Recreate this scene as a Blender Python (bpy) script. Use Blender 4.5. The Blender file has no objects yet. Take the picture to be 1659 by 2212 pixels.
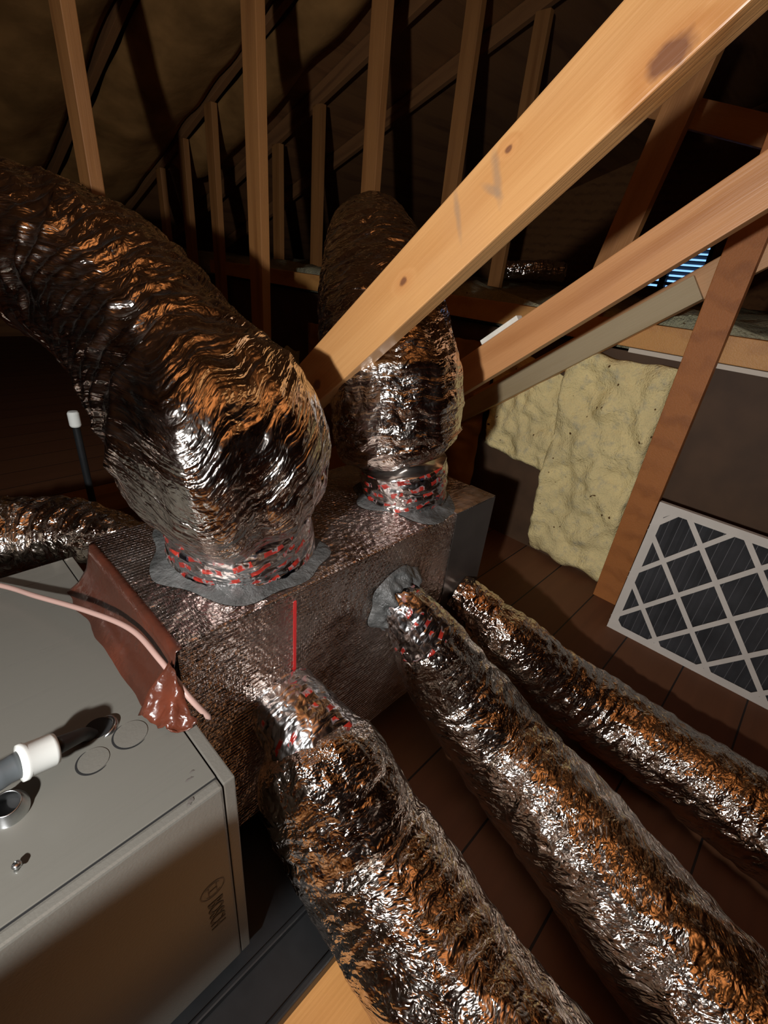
import bpy, bmesh, math, random
from mathutils import Vector, Matrix, noise
random.seed(7)
C = bpy.context.scene.collection
sc = bpy.context.scene

# ------------------------------------------------------------------ camera
cam = bpy.data.cameras.new('camera'); co = bpy.data.objects.new('camera', cam); C.objects.link(co)
PIT, ROL, YAW = [math.radians(a) for a in (27.94133, 6.04592, 41.32084)]
F = Vector((math.cos(PIT)*math.cos(YAW), math.cos(PIT)*math.sin(YAW), -math.sin(PIT)))
r0 = Vector((math.sin(YAW), -math.cos(YAW), 0)); u0 = r0.cross(F)
Rt = math.cos(ROL)*r0 + math.sin(ROL)*u0
Up = -math.sin(ROL)*r0 + math.cos(ROL)*u0
M = Matrix(((Rt.x, Up.x, -F.x, 0), (Rt.y, Up.y, -F.y, 0), (Rt.z, Up.z, -F.z, .55), (0, 0, 0, 1)))
co.matrix_world = M
cam.sensor_fit = 'VERTICAL'; cam.sensor_height = 24.0; cam.lens = 24.0*1013.3/2212.0
cam.clip_start = .01; cam.clip_end = 60
sc.camera = co

# ------------------------------------------------------------------ light, world, exposure
sc.view_settings.view_transform = 'Standard'; sc.view_settings.look = 'None'
sc.view_settings.gamma = 1.0; sc.view_settings.use_curve_mapping = False
sc.view_settings.exposure = 0.12
w = bpy.data.worlds.new('daylight'); sc.world = w; w.use_nodes = True
w.node_tree.nodes['Background'].inputs[0].default_value = (.22, .48, 1, 1)
w.node_tree.nodes['Background'].inputs[1].default_value = 1.5

def lamp(name, loc, power, radius, color, target=None, angle=None, blend=.5):
    l = bpy.data.lights.new(name, 'SPOT' if target else 'POINT'); o = bpy.data.objects.new(name, l); C.objects.link(o)
    l.energy = power; l.shadow_soft_size = radius; l.color = color; o.location = loc
    if target:
        l.spot_size = math.radians(angle); l.spot_blend = blend
        o.rotation_euler = (Vector(target)-Vector(loc)).to_track_quat('-Z', 'Y').to_euler()
    return o
lamp('torch', (-.58, -.12, .64), 86, .020, (1, .985, .98), (.80, .92, .08), 110, .9)
lamp('torch_spill', (-.62, -.14, .67), 6, .05, (1, .95, .88))
lamp('added_bounce_fill', (-.2, -.7, 1.75), 125, .06, (1, .74, .48), (-.1, -.6, 3.0), 150, .6)  # added fill, no such lamp here; warms the roof that the foil mirrors

# ------------------------------------------------------------------ node helpers
class NT:
    def __init__(s, name):
        s.m = bpy.data.materials.new(name); s.m.use_nodes = True; s.t = s.m.node_tree
        s.b = s.t.nodes['Principled BSDF']
    def n(s, ty, ins=None, **kw):
        x = s.t.nodes.new(ty)
        for k, v in kw.items(): setattr(x, k, v)
        if ins:
            for k, v in ins.items():
                if isinstance(v, bpy.types.NodeSocket): s.t.links.new(v, x.inputs[k])
                else: x.inputs[k].default_value = v
        return x
    def math(s, op, a, b=0.0, c=0.0, clamp=False):
        return s.n('ShaderNodeMath', {0: a, 1: b, 2: c}, operation=op, use_clamp=clamp).outputs[0]
    def mix(s, f, a, b, bt='MIX'):
        x = s.n('ShaderNodeMix', {0: f, 6: a, 7: b}, data_type='RGBA', blend_type=bt); return x.outputs[2]
    def maprange(s, v, a, b, c=0.0, d=1.0):
        return s.n('ShaderNodeMapRange', {0: v, 1: a, 2: b, 3: c, 4: d}).outputs[0]
    def noise(s, vec, scale, detail=2.0, rough=.5, dist=0.0):
        return s.n('ShaderNodeTexNoise', {'Vector': vec, 'Scale': scale, 'Detail': detail, 'Roughness': rough, 'Distortion': dist}).outputs[0]
    def scale(s, vec, v):
        return s.n('ShaderNodeVectorMath', {0: vec, 1: v}, operation='MULTIPLY').outputs[0]
    def add(s, vec, v):
        return s.n('ShaderNodeVectorMath', {0: vec, 1: v}, operation='ADD').outputs[0]
    def sets(s, **kw):
        for k, v in kw.items():
            k = k.replace('_', ' ')
            if isinstance(v, bpy.types.NodeSocket): s.t.links.new(v, s.b.inputs[k])
            else: s.b.inputs[k].default_value = v
    def bump(s, h, dist, strength=1.0, normal=None):
        i = {'Height': h, 'Distance': dist, 'Strength': strength}
        if normal: i['Normal'] = normal
        return s.n('ShaderNodeBump', i).outputs[0]
    def tc(s, k='Object'): return s.n('ShaderNodeTexCoord').outputs[k]

def rgb(r, g, b): return (r, g, b, 1)
def plain(name, col, rough=.6, metal=0.0, nscale=0, namt=0.0, bump=0.0):
    k = NT(name); k.sets(Base_Color=rgb(*col), Roughness=rough, Metallic=metal)
    if nscale:
        v = k.tc(); f = k.noise(v, nscale, 4)
        k.sets(Base_Color=k.mix(k.maprange(f, .3, .7), rgb(*[c*(1-namt) for c in col]), rgb(*[min(1, c*(1+namt)) for c in col])))
        if bump: k.sets(Normal=k.bump(f, bump))
    return k.m

def ridged(k, vec, sc_, amp=1.0, detail=1.0):
    f = k.noise(vec, sc_, detail, .45)
    return k.math('MULTIPLY', k.math('ABSOLUTE', k.math('SUBTRACT', f, .5)), amp)

def foil_mat(name, tint=(.82, .76, .70), rough=.12, crink=1.0, ring=1.0, rs=1.0, off=0.0):
    """crumpled metallised film; UV is in metres (u around, v along)"""
    k = NT(name); uv = k.add(k.tc('UV'), (off, off*1.7, 0))
    warp = k.n('ShaderNodeTexNoise', {'Vector': uv, 'Scale': 9.0, 'Detail': 2.0}).outputs[1]
    uvw = k.add(uv, k.scale(warp, (.045, .045, 0)))
    a = ridged(k, k.scale(uvw, (3.4, 27*rs, 1)), 1.0, 1.0*ring, 0)
    a2 = ridged(k, k.scale(uvw, (6, 52*rs, 1)), 1.0, .45*ring, 1)
    b = ridged(k, uvw, 20, .60*crink, 1)
    c = ridged(k, k.scale(uvw, (1, 1.5, 1)), 40, .40*crink, 2)
    d = ridged(k, uvw, 120, .12*crink, 1)
    h = k.math('ADD', k.math('ADD', k.math('ADD', a, a2), k.math('ADD', b, c)), d)
    k.sets(Normal=k.bump(h, .0125))
    g = k.noise(uv, 14, 3)
    k.sets(Base_Color=k.mix(k.maprange(g, .35, .7), rgb(*[c*.86 for c in tint]), rgb(*tint)), Metallic=1.0,
           Roughness=k.maprange(k.noise(uv, 30, 3), .3, .7, rough*.8, rough*1.6))
    return k.m

def tape_mat(name, off=0.0, dens=0.0):
    """clear-silver tape printed with slanted red marks"""
    k = NT(name); uv = k.add(k.tc('UV'), (off, off, 0))
    warp = k.n('ShaderNodeTexNoise', {'Vector': uv, 'Scale': 16.0, 'Detail': 2.0}).outputs[1]
    uvw = k.add(uv, k.scale(warp, (.03, .03, 0)))
    rot = k.n('ShaderNodeVectorRotate', {'Vector': uvw, 'Angle': -.28}, rotation_type='Z_AXIS').outputs[0]
    br = k.n('ShaderNodeTexBrick', {'Vector': k.scale(rot, (19, 30, 1)), 'Scale': 1.0, 'Mortar Size': .19, 'Mortar Smooth': .2,
             'Brick Width': .9, 'Row Height': .62, 'Color1': rgb(1, 1, 1), 'Color2': rgb(.5, .5, .5), 'Mortar': rgb(0, 0, 0)}, offset=.5)
    n = k.noise(k.scale(uvw, (70, 45, 1)), 1.0, 2)
    f = k.math('MULTIPLY', k.math('GREATER_THAN', br.outputs[0], .42), k.maprange(n, .40, .50), clamp=True)
    if dens: f = k.math('MULTIPLY', f, k.maprange(k.noise(uv, 18, 1), .5, .56), clamp=True)
    blk = k.maprange(k.noise(k.scale(uvw, (26, 40, 1)), 1.0, 2), .64, .68)
    colr = k.mix(f, rgb(.66, .64, .63), k.mix(k.maprange(k.noise(uv, 40, 2), .35, .65), rgb(.46, .035, .02), rgb(.25, .02, .015)))
    colr = k.mix(blk, colr, rgb(.03, .03, .05))
    h = k.math('ADD', ridged(k, k.scale(uvw, (16, 55, 1)), 1, 1.0), ridged(k, uvw, 60, .5))
    k.sets(Base_Color=colr, Metallic=k.math('SUBTRACT', 1.0, k.math('MULTIPLY', f, .75)), Roughness=.2, Normal=k.bump(h, .007))
    k.sets(Coat_Weight=.5, Coat_Roughness=.1)
    return k.m

def scrim_mat(name):
    """foil-scrim-kraft duct board facing: fine grid of threads and pocked dimples"""
    k = NT(name); uv = k.tc('UV')
    s = 120.0
    ch = k.n('ShaderNodeTexBrick', {'Vector': k.scale(uv, (s, s, 1)), 'Scale': 1.0, 'Mortar Size': .13, 'Mortar Smooth': .8, 'Brick Width': 1.1,
             'Row Height': .9, 'Color1': rgb(0, 0, 0), 'Color2': rgb(.15, .15, .15), 'Mortar': rgb(1, 1, 1)}, offset=.5).outputs[0]
    big = k.noise(uv, 22, 3); mid = k.noise(k.scale(uv, (30, 120, 1)), 1.0, 2)
    h = k.math('ADD', k.math('MULTIPLY', ch, .0022), k.math('ADD', k.math('MULTIPLY', big, .016), k.math('MULTIPLY', k.noise(uv, 90, 2), .006)))
    sm = k.noise(uv, 6, 3)
    k.sets(Base_Color=k.mix(k.maprange(sm, .4, .65), rgb(.62, .52, .46), rgb(.80, .71, .66)), Metallic=1.0,
           Roughness=k.maprange(sm, .35, .7, .18, .34), Normal=k.bump(h, 1.0, 1.0))
    return k.m

def wood_mat(name, c1=(.62, .34, .13), c2=(.42, .19, .06), rough=.5, knots=(), marks=(), seed=0.0, ring=1.0):
    """grain runs along local X"""
    k = NT(name); v = k.add(k.tc(), (seed*3.1, seed, seed*.7)); raw = k.tc()
    vs = k.scale(v, (1.6, 16, 16))
    d = k.noise(vs, 1.0, 3, .5, .4)
    kn = None; dark = 0.0
    for (x, y, z, r) in knots:
        dv = k.scale(k.add(raw, (-x, -y, -z)), (.62, 1, 1))
        L = k.n('ShaderNodeVectorMath', {0: dv}, operation='LENGTH').outputs['Value']
        L = k.math('ADD', L, k.math('MULTIPLY', k.math('SUBTRACT', k.noise(raw, 60, 2), .5), r*.9))
        q = k.maprange(L, r*.55, r*1.0, 1.0, 0.0)
        halo = k.maprange(L, r*.8, r*3.2, 1.0, 0.0)
        kn = halo if kn is None else k.math('MAXIMUM', kn, halo)
        dark = k.math('MAXIMUM', dark, q)
    ph = k.math('ADD', k.math('MULTIPLY', d, 7.0), k.math('MULTIPLY', k.n('ShaderNodeSeparateXYZ', {0: v}).outputs[2], 75.0*ring))
    if kn is not None: ph = k.math('ADD', ph, k.math('MULTIPLY', kn, 4.5))
    g = k.math('SINE', ph)
    g = k.maprange(g, -.2, 1.0)
    g = k.math('MULTIPLY', g, k.maprange(k.noise(k.scale(v, (2, 9, 9)), 1.0, 2), .35, .7, .15, 1.0))
    fine = k.noise(k.scale(v, (8, 260, 260)), 1.0, 2)
    f = k.math('ADD', k.math('MULTIPLY', g, .85), k.math('MULTIPLY', k.maprange(fine, .3, .7), .25), clamp=True)
    col = k.mix(f, rgb(*c1), rgb(*c2))
    blot = k.noise(v, 7, 3)
    col = k.mix(k.maprange(blot, .5, .75, 0, .45), col, rgb(c1[0]*.85, c1[1]*.85, c1[2]*.95))
    if kn is not None:
        col = k.mix(k.math('MULTIPLY', kn, .35), col, rgb(c2[0], c2[1]*.8, c2[2]*.7))
        col = k.mix(k.math('MULTIPLY', dark, .9), col, rgb(.15, .06, .03))
    for (x, y, z, lx, lz, a) in marks:
        p = k.n('ShaderNodeVectorRotate', {'Vector': k.add(raw, (-x, 0, -z)), 'Angle': a}, rotation_type='Y_AXIS').outputs[0]
        p = k.scale(p, (1/lx, 0, 1/lz))
        L = k.n('ShaderNodeVectorMath', {0: p}, operation='LENGTH').outputs['Value']
        L = k.math('ADD', L, k.math('MULTIPLY', k.noise(raw, 45, 3), .9))
        col = k.mix(k.maprange(L, .8, 1.45, .55, 0.0), col, rgb(.25, .17, .11))
    k.sets(Base_Color=col, Roughness=rough, Normal=k.bump(k.math('ADD', f, k.math('MULTIPLY', fine, .5)), .0006))
    return k.m

# ------------------------------------------------------------------ mesh helpers
def link(name, bm, mats, parent=None, smooth=False, loc=None, rot=None):
    me = bpy.data.meshes.new(name); bm.normal_update(); bm.to_mesh(me); bm.free()
    for m in (mats if isinstance(mats, (list, tuple)) else [mats]): me.materials.append(m)
    if smooth:
        for p in me.polygons: p.use_smooth = True
    o = bpy.data.objects.new(name, me); C.objects.link(o)
    if loc is not None: o.location = loc
    if rot is not None: o.rotation_euler = rot
    if parent: o.parent = parent
    return o
def thing(name, label, cat, loc=(0, 0, 0), group=None):
    o = bpy.data.objects.new(name, None); C.objects.link(o); o.location = loc; o.empty_display_size = .05
    o['label'] = label; o['category'] = cat
    if group: o['group'] = group
    return o
def tag(o, label, cat, group=None, kind=None):
    o['label'] = label; o['category'] = cat
    if group: o['group'] = group
    if kind: o['kind'] = kind
    return o
def struct(o): o['kind'] = 'structure'; return o

def box(bm, x0, x1, y0, y1, z0, z1, bevel=0.0, mat=0, seg=2):
    vs = [bm.verts.new((x, y, z)) for x in (x0, x1) for y in (y0, y1) for z in (z0, z1)]
    fs = [bm.faces.new([vs[i] for i in q]) for q in ((0, 1, 3, 2), (4, 6, 7, 5), (0, 4, 5, 1), (2, 3, 7, 6), (0, 2, 6, 4), (1, 5, 7, 3))]
    for f in fs: f.material_index = mat
    if bevel:
        es = list({e for f in fs for e in f.edges})
        bmesh.ops.bevel(bm, geom=es, offset=bevel, segments=seg, affect='EDGES', profile=.6)
    return fs
def box_uv(bm):
    uvl = bm.loops.layers.uv.verify()
    bm.normal_update()
    for f in bm.faces:
        n = f.normal; a = max(range(3), key=lambda i: abs(n[i]))
        for l in f.loops:
            c = l.vert.co
            l[uvl].uv = ((c.y, c.z), (c.x, c.z), (c.x, c.y))[a]
def newbox(name, x0, x1, y0, y1, z0, z1, m, parent=None, bevel=.002, off=(0, 0, 0)):
    bm = bmesh.new(); box(bm, x0-off[0], x1-off[0], y0-off[1], y1-off[1], z0-off[2], z1-off[2], bevel); box_uv(bm)
    return link(name, bm, m, parent)

def catmull(pts, step):
    P = [Vector(p[:3]) for p in pts]; R = [p[3] for p in pts]
    P = [P[0]*2-P[1]]+P+[P[-1]*2-P[-2]]; R = [R[0]]+R+[R[-1]]
    out = []
    for i in range(1, len(P)-2):
        L = (P[i+1]-P[i]).length; n = max(2, int(L/step))
        for j in range(n):
            t = j/n; t2 = t*t; t3 = t2*t
            def cr(a, b, c, d): return .5*((2*b)+(c-a)*t+(2*a-5*b+4*c-d)*t2+(3*b-a-3*c+d)*t3)
            out.append((cr(P[i-1], P[i], P[i+1], P[i+2]), max(.004, cr(R[i-1], R[i], R[i+1], R[i+2]))))
    out.append((P[-2], R[-2]))
    return out
def tube_mesh(pts, step=.004, seg=150, disp=None, closed=True, seed=0.0):
    """swept tube with metre UVs. disp(u_angle, v_len, r) -> radial offset"""
    path = catmull(pts, step); bm = bmesh.new(); uvl = bm.loops.layers.uv.verify()
    T = []
    for i in range(len(path)):
        a = path[max(0, i-1)][0]; b = path[min(len(path)-1, i+1)][0]; T.append((b-a).normalized())
    nrm = T[0].orthogonal().normalized(); rings = []; vl = []; s = 0.0; cl = [[0.0]*(seg+1)]
    rm = sum(r for _, r in path)/len(path)
    for i, (p, r) in enumerate(path):
        if i:
            s += (p-path[i-1][0]).length
            ax = T[i-1].cross(T[i])
            if ax.length > 1e-7: nrm = Matrix.Rotation(T[i-1].angle(T[i]), 3, ax) @ nrm
        nrm = (nrm-T[i]*nrm.dot(T[i])).normalized(); bn = T[i].cross(nrm)
        ring = []
        for j in range(seg):
            a = 2*math.pi*j/seg
            d = disp(a, s, r, seed) if disp else 0.0
            ring.append(bm.verts.new(p+(nrm*math.cos(a)+bn*math.sin(a))*(r+d)))
        if rings: cl.append([cl[-1][j]+(ring[j % seg].co-rings[-1][j % seg].co).length for j in range(seg+1)])
        rings.append(ring); vl.append(s)
    for i in range(len(rings)-1):
        for j in range(seg):
            k2 = (j+1) % seg
            f = bm.faces.new((rings[i][j], rings[i][k2], rings[i+1][k2], rings[i+1][j]))
            uu = (j/seg*2*math.pi*rm, (j+1)/seg*2*math.pi*rm)
            for l, q in zip(f.loops, ((uu[0], cl[i][j]), (uu[1], cl[i][j+1]), (uu[1], cl[i+1][j+1]), (uu[0], cl[i+1][j]))): l[uvl].uv = q
    if closed:
        bm.faces.new(list(reversed(rings[0]))); bm.faces.new(rings[-1])
    bmesh.ops.recalc_face_normals(bm, faces=bm.faces)
    return bm
def rn(x, y, z): return abs(noise.noise(Vector((x, y, z))))
def duct_disp(big=.010, helix=.0025, pitch=.036):
    def f(a, s, r, seed):
        ca, sa = math.cos(a), math.sin(a)
        w = noise.noise(Vector((ca*1.3+seed, sa*1.3, s*5)))*big*.8
        w += (.22-rn(ca*1.5+seed, sa*1.5+4, s*17+ca*1.5))*big*1.0
        w += (.2-rn(ca*3.4+seed, sa*3.4, s*38+sa*2))*big*.42
        w += (.2-rn(ca*9+seed, sa*9, s*30))*big*.16
        w += math.sin(2*math.pi*s/pitch+a)*helix
        return w
    return f
def lathe(bm, prof, seg=40, axis='Z', c=(0, 0, 0)):
    rings = []
    for (r, h) in prof:
        ring = []
        for j in range(seg):
            a = 2*math.pi*j/seg
            p = {'Z': (r*math.cos(a), r*math.sin(a), h), 'X': (h, r*math.cos(a), r*math.sin(a)), 'Y': (r*math.cos(a), h, r*math.sin(a))}[axis]
            ring.append(bm.verts.new((p[0]+c[0], p[1]+c[1], p[2]+c[2])))
        rings.append(ring)
    for i in range(len(rings)-1):
        for j in range(seg):
            bm.faces.new((rings[i][j], rings[i][(j+1) % seg], rings[i+1][(j+1) % seg], rings[i+1][j]))
    bmesh.ops.recalc_face_normals(bm, faces=bm.faces)

# ------------------------------------------------------------------ materials
M_deck = wood_mat('roof_deck_wood', (.30, .135, .045), (.17, .07, .024), .85, seed=2.0)
M_floor = None
M_foil = foil_mat('foil_jacket_wrinkled', off=.0, crink=.95, ring=1.25)
M_foil2 = foil_mat('foil_jacket_crumpled', off=3.3, crink=.95, ring=1.05)
M_foil3 = foil_mat('foil_jacket_crinkled', off=7.1, crink=1.5, ring=.6, tint=(.82, .74, .66))
M_foilflat = foil_mat('foil_tape_smooth', rough=.26, crink=.28, ring=.1, off=1.0, tint=(.72, .70, .69))
M_tape = tape_mat('printed_red_tape'); M_tape2 = tape_mat('printed_red_tape_small', off=2.2); M_tape3 = tape_mat('printed_red_tape_sparse', off=4.2, dens=1.0)
M_scrim = scrim_mat('foil_scrim_facing')
M_steel = plain('galvanised_steel', (.6, .62, .62), .25, 1.0, 60, .15)
M_black = plain('black_plastic', (.012, .013, .014), .42, 0, 30, .2, .0004)
M_dark = plain('dark_void', (.006, .006, .006), .9)
M_white = plain('white_plastic', (.72, .74, .70), .3)
def paint():
    k = NT('taupe_enamel'); v = k.tc()
    n = k.noise(v, 300, 2); b = k.noise(v, 5, 3)
    k.sets(Base_Color=k.mix(k.maprange(b, .3, .7), rgb(.125, .120, .102), rgb(.142, .136, .118)), Roughness=.33, Metallic=0.0,
           Normal=k.bump(n, .0003)); k.sets(Specular_IOR_Level=.55)
    return k.m
M_paint = paint()
def galva_brushed():
    k = NT('taupe_enamel_side'); v = k.tc()
    n = k.noise(k.scale(v, (3, 110, 1)), 1.0, 2)
    k.sets(Base_Color=rgb(.132, .128, .110), Roughness=k.maprange(n, .35, .7, .27, .38), Normal=k.bump(n, .0002))
    return k.m
def mastic():
    k = NT('grey_duct_mastic'); v = k.tc()
    n = k.noise(v, 70, 4, .6); g = k.noise(v, 18, 3)
    k.sets(Base_Color=k.mix(k.maprange(g, .35, .65), rgb(.05, .052, .050), rgb(.12, .122, .118)), Roughness=k.maprange(n, .3, .7, .3, .6), Normal=k.bump(n, .006))
    return k.m
M_mastic = mastic()
def redtape(nm='clear_red_tape', q=1.0):
    k = NT(nm); uv = k.tc(); g = k.noise(uv, 9, 3)
    warp = ridged(k, k.scale(uv, (20, 9, 20)), 1.0, .6, 2)
    edge = ridged(k, uv, 60, .35, 2)
    k.sets(Base_Color=k.mix(k.maprange(g, .46, .72), rgb(.060, .020, .012), rgb(.13, .032, .016)), Roughness=.25, Metallic=0.0, Specular_IOR_Level=.35, Normal=k.bump(k.math('ADD', warp, edge), .006*q))
    k.sets(Coat_Weight=.1, Coat_Roughness=.15)
    return k.m
M_redtape = redtape()
def fiberglass(name, c1, c2, c3):
    k = NT(name); v = k.tc()
    a = k.noise(v, 7, 5, .6, .3); b = k.noise(v, 28, 5, .65); d = k.noise(v, 160, 3)
    col = k.mix(k.maprange(a, .35, .62), rgb(*c2), rgb(*c1)); col = k.mix(k.maprange(b, .52, .72, 0, .7), col, rgb(*c3))
    sp = k.maprange(k.noise(v, 42, 1), .74, .77)
    col = k.mix(sp, col, rgb(.12, .06, .02))
    k.sets(Base_Color=col, Roughness=.95, Specular_IOR_Level=.1, Normal=k.bump(k.math('ADD', b, k.math('MULTIPLY', d, .35)), .012))
    return k.m
M_fiber = fiberglass('yellow_fiberglass', (.93, .77, .38), (.78, .65, .33), (.46, .44, .32))
M_fiber2 = fiberglass('grey_green_fiberglass', (.42, .40, .25), (.30, .29, .2), (.2, .2, .17))
M_kraft = plain('kraft_paper', (.36, .19, .065), .9, 0, 5, .35, .01)
M_kraft.node_tree.nodes['Principled BSDF'].inputs['Specular IOR Level'].default_value = .1
M_panel = plain('brown_hardboard', (.075, .038, .017), .7, 0, 9, .2, .001)
def floor_mat():
    k = NT('floor_boards'); v = k.tc(); s = k.n('ShaderNodeSeparateXYZ', {0: v})
    y = k.math('DIVIDE', s.outputs[1], .18); idx = k.math('FLOOR', y); fr = k.math('FRACT', y)
    gap = k.math('LESS_THAN', k.math('ABSOLUTE', k.math('SUBTRACT', fr, .5)), .487)
    rnd = k.n('ShaderNodeTexWhiteNoise', {'W': idx}, noise_dimensions='1D').outputs[0]
    gr = k.noise(k.scale(v, (2.5, 40, 1)), 1.0, 4)
    col = k.mix(gr, rgb(.15, .055, .020), rgb(.09, .032, .011)); col = k.mix(k.maprange(rnd, 0, 1, 0, .35), col, rgb(.16, .07, .026))
    col = k.mix(gap, rgb(.01, .004, .002), col)
    k.sets(Base_Color=col, Roughness=.7, Normal=k.bump(k.math('ADD', gap, k.math('MULTIPLY', gr, .1)), .003))
    return k.m
M_floor = floor_mat()
M_ply = wood_mat('orange_plywood', (.72, .36, .11), (.52, .23, .06), .55, seed=9.0, ring=.4)

# ------------------------------------------------------------------ the attic shell
FZ = -.52
def quad(bm, a, b, c, d): bm.faces.new([bm.verts.new(p) for p in (a, b, c, d)])
XA, XB = -3.0, 6.0
def roofz(y): return 2.6-.38*y if y > -3.0 else 3.74+.38*(y+3.0)
YE = 6.6; YN = -8.0
bm = bmesh.new(); box(bm, XA, XB, YN, YE, FZ-.03, FZ); struct(link('floor', bm, M_floor))
bm = bmesh.new()
for (ya, yb) in ((-3.0, YE), (YN, -3.0)):
    for t in (0, .03):
        pass
    vs = [(x, y, roofz(y)+t) for t in (0, .03) for x in (XA, XB) for y in (ya, yb)]
    v = [bm.verts.new(p) for p in vs]
    for q in ((0, 1, 3, 2), (4, 6, 7, 5), (0, 4, 5, 1), (2, 3, 7, 6), (0, 2, 6, 4), (1, 5, 7, 3)): bm.faces.new([v[i] for i in q])
bmesh.ops.recalc_face_normals(bm, faces=bm.faces)
struct(link('ceiling', bm, M_deck))
struct(newbox('wall_left', XA, XB, YE-.1, YE, FZ, roofz(YE)+.1, M_deck, bevel=0))
struct(newbox('wall_near', XA, XB, YN, YN+.1, FZ, roofz(YN)+.2, M_deck, bevel=0))
struct(newbox('wall_back', XA-.1, XA, YN, YE, FZ, 3.8, M_deck, bevel=0))
# gable wall with a louvred vent opening
VY0, VY1, VZ0, VZ1 = 1.36, 2.02, .56, 1.0
bm = bmesh.new()
box(bm, XB, XB+.08, YN, VY0, -.6, 3.8); box(bm, XB, XB+.08, VY1, YE, -.6, 3.8)
box(bm, XB, XB+.08, VY0, VY1, -.6, VZ0); box(bm, XB, XB+.08, VY0, VY1, VZ1, 3.8)
struct(link('wall_right', bm, M_deck))
vent = thing('gable_vent', 'louvred gable vent with blue daylight between its slats', 'vent', (XB, (VY0+VY1)/2, (VZ0+VZ1)/2))
bm = bmesh.new()
for (a, b, c, d) in ((VY0, VY0+.03, VZ0, VZ1), (VY1-.03, VY1, VZ0, VZ1), (VY0, VY1, VZ0, VZ0+.03), (VY0, VY1, VZ1-.03, VZ1), (1.70, 1.76, VZ0, VZ1)):
    box(bm, -.03, .05, a-vent.location.y, b-vent.location.y, c-vent.location.z, d-vent.location.z)
link('vent_frame', bm, M_dark, vent)
nsl = 7
for i in range(nsl):
    bm = bmesh.new(); box(bm, -.028, .028, -.31, .31, -.004, .004, .001)
    z = VZ0+.04+(i+.5)*(VZ1-VZ0-.08)/nsl-vent.location.z
    link('slat', bm, plain('slat_paint', (.03, .04, .06), .6) if i == 0 else bpy.data.materials['slat_paint'], vent, loc=(0, 0, z), rot=(0, math.radians(28), 0))
# raised knee wall on the right
struct(newbox('wall_knee', 1.82, 1.835, -3.0, 3.4, FZ-.02, .357, M_panel, bevel=0))
struct(newbox('trim_1', 1.79, 1.84, -3.0, .55, .357, .372, plain('pale_edge', (.62, .55, .45), .5), bevel=.001))
tp = newbox('top_plate', 1.79, 1.845, -3.0, 3.4, .374, .452, wood_mat('plate_wood', (.62, .31, .09), (.45, .2, .06), seed=4.0), bevel=.002)
tag(tp, 'orange horizontal wooden plate along the top of the brown knee wall', 'beam')
def lumpy_slab(name, x0, x1, y0, y1, z0, z1, m, amp, n, seed):
    bm = bmesh.new(); nx, ny = n
    top = [[bm.verts.new((x0+(x1-x0)*i/nx+noise.noise(Vector((i*.4, j*.4, seed)))*amp*.6, y0+(y1-y0)*j/ny+noise.noise(Vector((i*.4, j*.4, seed+9)))*amp*.6,
             z1+noise.noise(Vector((i*.35, j*.35, seed+3)))*amp+noise.noise(Vector((i*1.1, j*1.1, seed+5)))*amp*.4)) for j in range(ny+1)] for i in range(nx+1)]
    bot = [[bm.verts.new((v.co.x, v.co.y, z0)) for v in row] for row in top]
    for i in range(nx):
        for j in range(ny):
            bm.faces.new((top[i][j], top[i+1][j], top[i+1][j+1], top[i][j+1])); bm.faces.new((bot[i][j], bot[i][j+1], bot[i+1][j+1], bot[i+1][j]))
    for i in range(nx):
        bm.faces.new((top[i][0], bot[i][0], bot[i+1][0], top[i+1][0])); bm.faces.new((top[i][ny], top[i+1][ny], bot[i+1][ny], bot[i][ny]))
    for j in range(ny):
        bm.faces.new((top[0][j], top[0][j+1], bot[0][j+1], bot[0][j])); bm.faces.new((top[nx][j], bot[nx][j], bot[nx][j+1], top[nx][j+1]))
    bmesh.ops.recalc_face_normals(bm, faces=bm.faces)
    return link(name, bm, m, smooth=True)
tag(lumpy_slab('loose_insulation', 1.86, 5.9, -3.0, 4.9, .36, .47, M_fiber2, .05, (50, 90), 3.0),
    'grey green fibreglass insulation blanketing the raised area behind the knee wall', 'insulation', kind='stuff')

# ------------------------------------------------------------------ trusses (planes X = const, .585 m apart)
PINE = ((.66, .36, .135), (.47, .22, .07))
def member(name, X, p0, p1, width=.089, thick=.038, mat=None, parent=None, knots=(), marks=(), side=1, bevel=.0025):
    """2x4 in the plane X: its centre line goes p0 -> p1 (y, z); visible wide face is at X, thickness goes to +X"""
    a = Vector((X+thick/2*side, p0[0], p0[1])); b = Vector((X+thick/2*side, p1[0], p1[1])); L = (b-a).length
    bm = bmesh.new(); box(bm, 0, L, -thick/2, thick/2, -width/2, width/2, bevel); box_uv(bm)
    o = link(name, bm, mat, None)
    d = (b-a).normalized(); up = Vector((1, 0, 0)).cross(d)       # local x=d, y=-X world, z=perp in plane
    yv = up.cross(d)
    Mx = Matrix((d, yv, up)).transposed().to_4x4(); Mx.translation = a
    o.matrix_world = Mx
    if parent:
        o.parent = parent; o.matrix_parent_inverse = parent.matrix_world.inverted() if False else Matrix.Translation(-parent.location)
    return o
def local_on(p0, p1, y, z):
    d = Vector((p1[0]-p0[0], p1[1]-p0[1])).normalized(); q = Vector((y-p0[0], z-p0[1]))
    return q.dot(d), (-d.y*q.x+d.x*q.y)      # along, across (sign: see member 'up')
def ends(a, b, y0, y1, shift):
    """centre line from the upper edge through a, b shifted down by shift"""
    s = (b[1]-a[1])/(b[0]-a[0]); n = Vector((-s, 1)).normalized()
    if n.y < 0: n = -n
    f = lambda y: (y-n.x*shift, a[1]+s*(y-a[0])-n.y*shift)
    return f(y0), f(y1)
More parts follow.
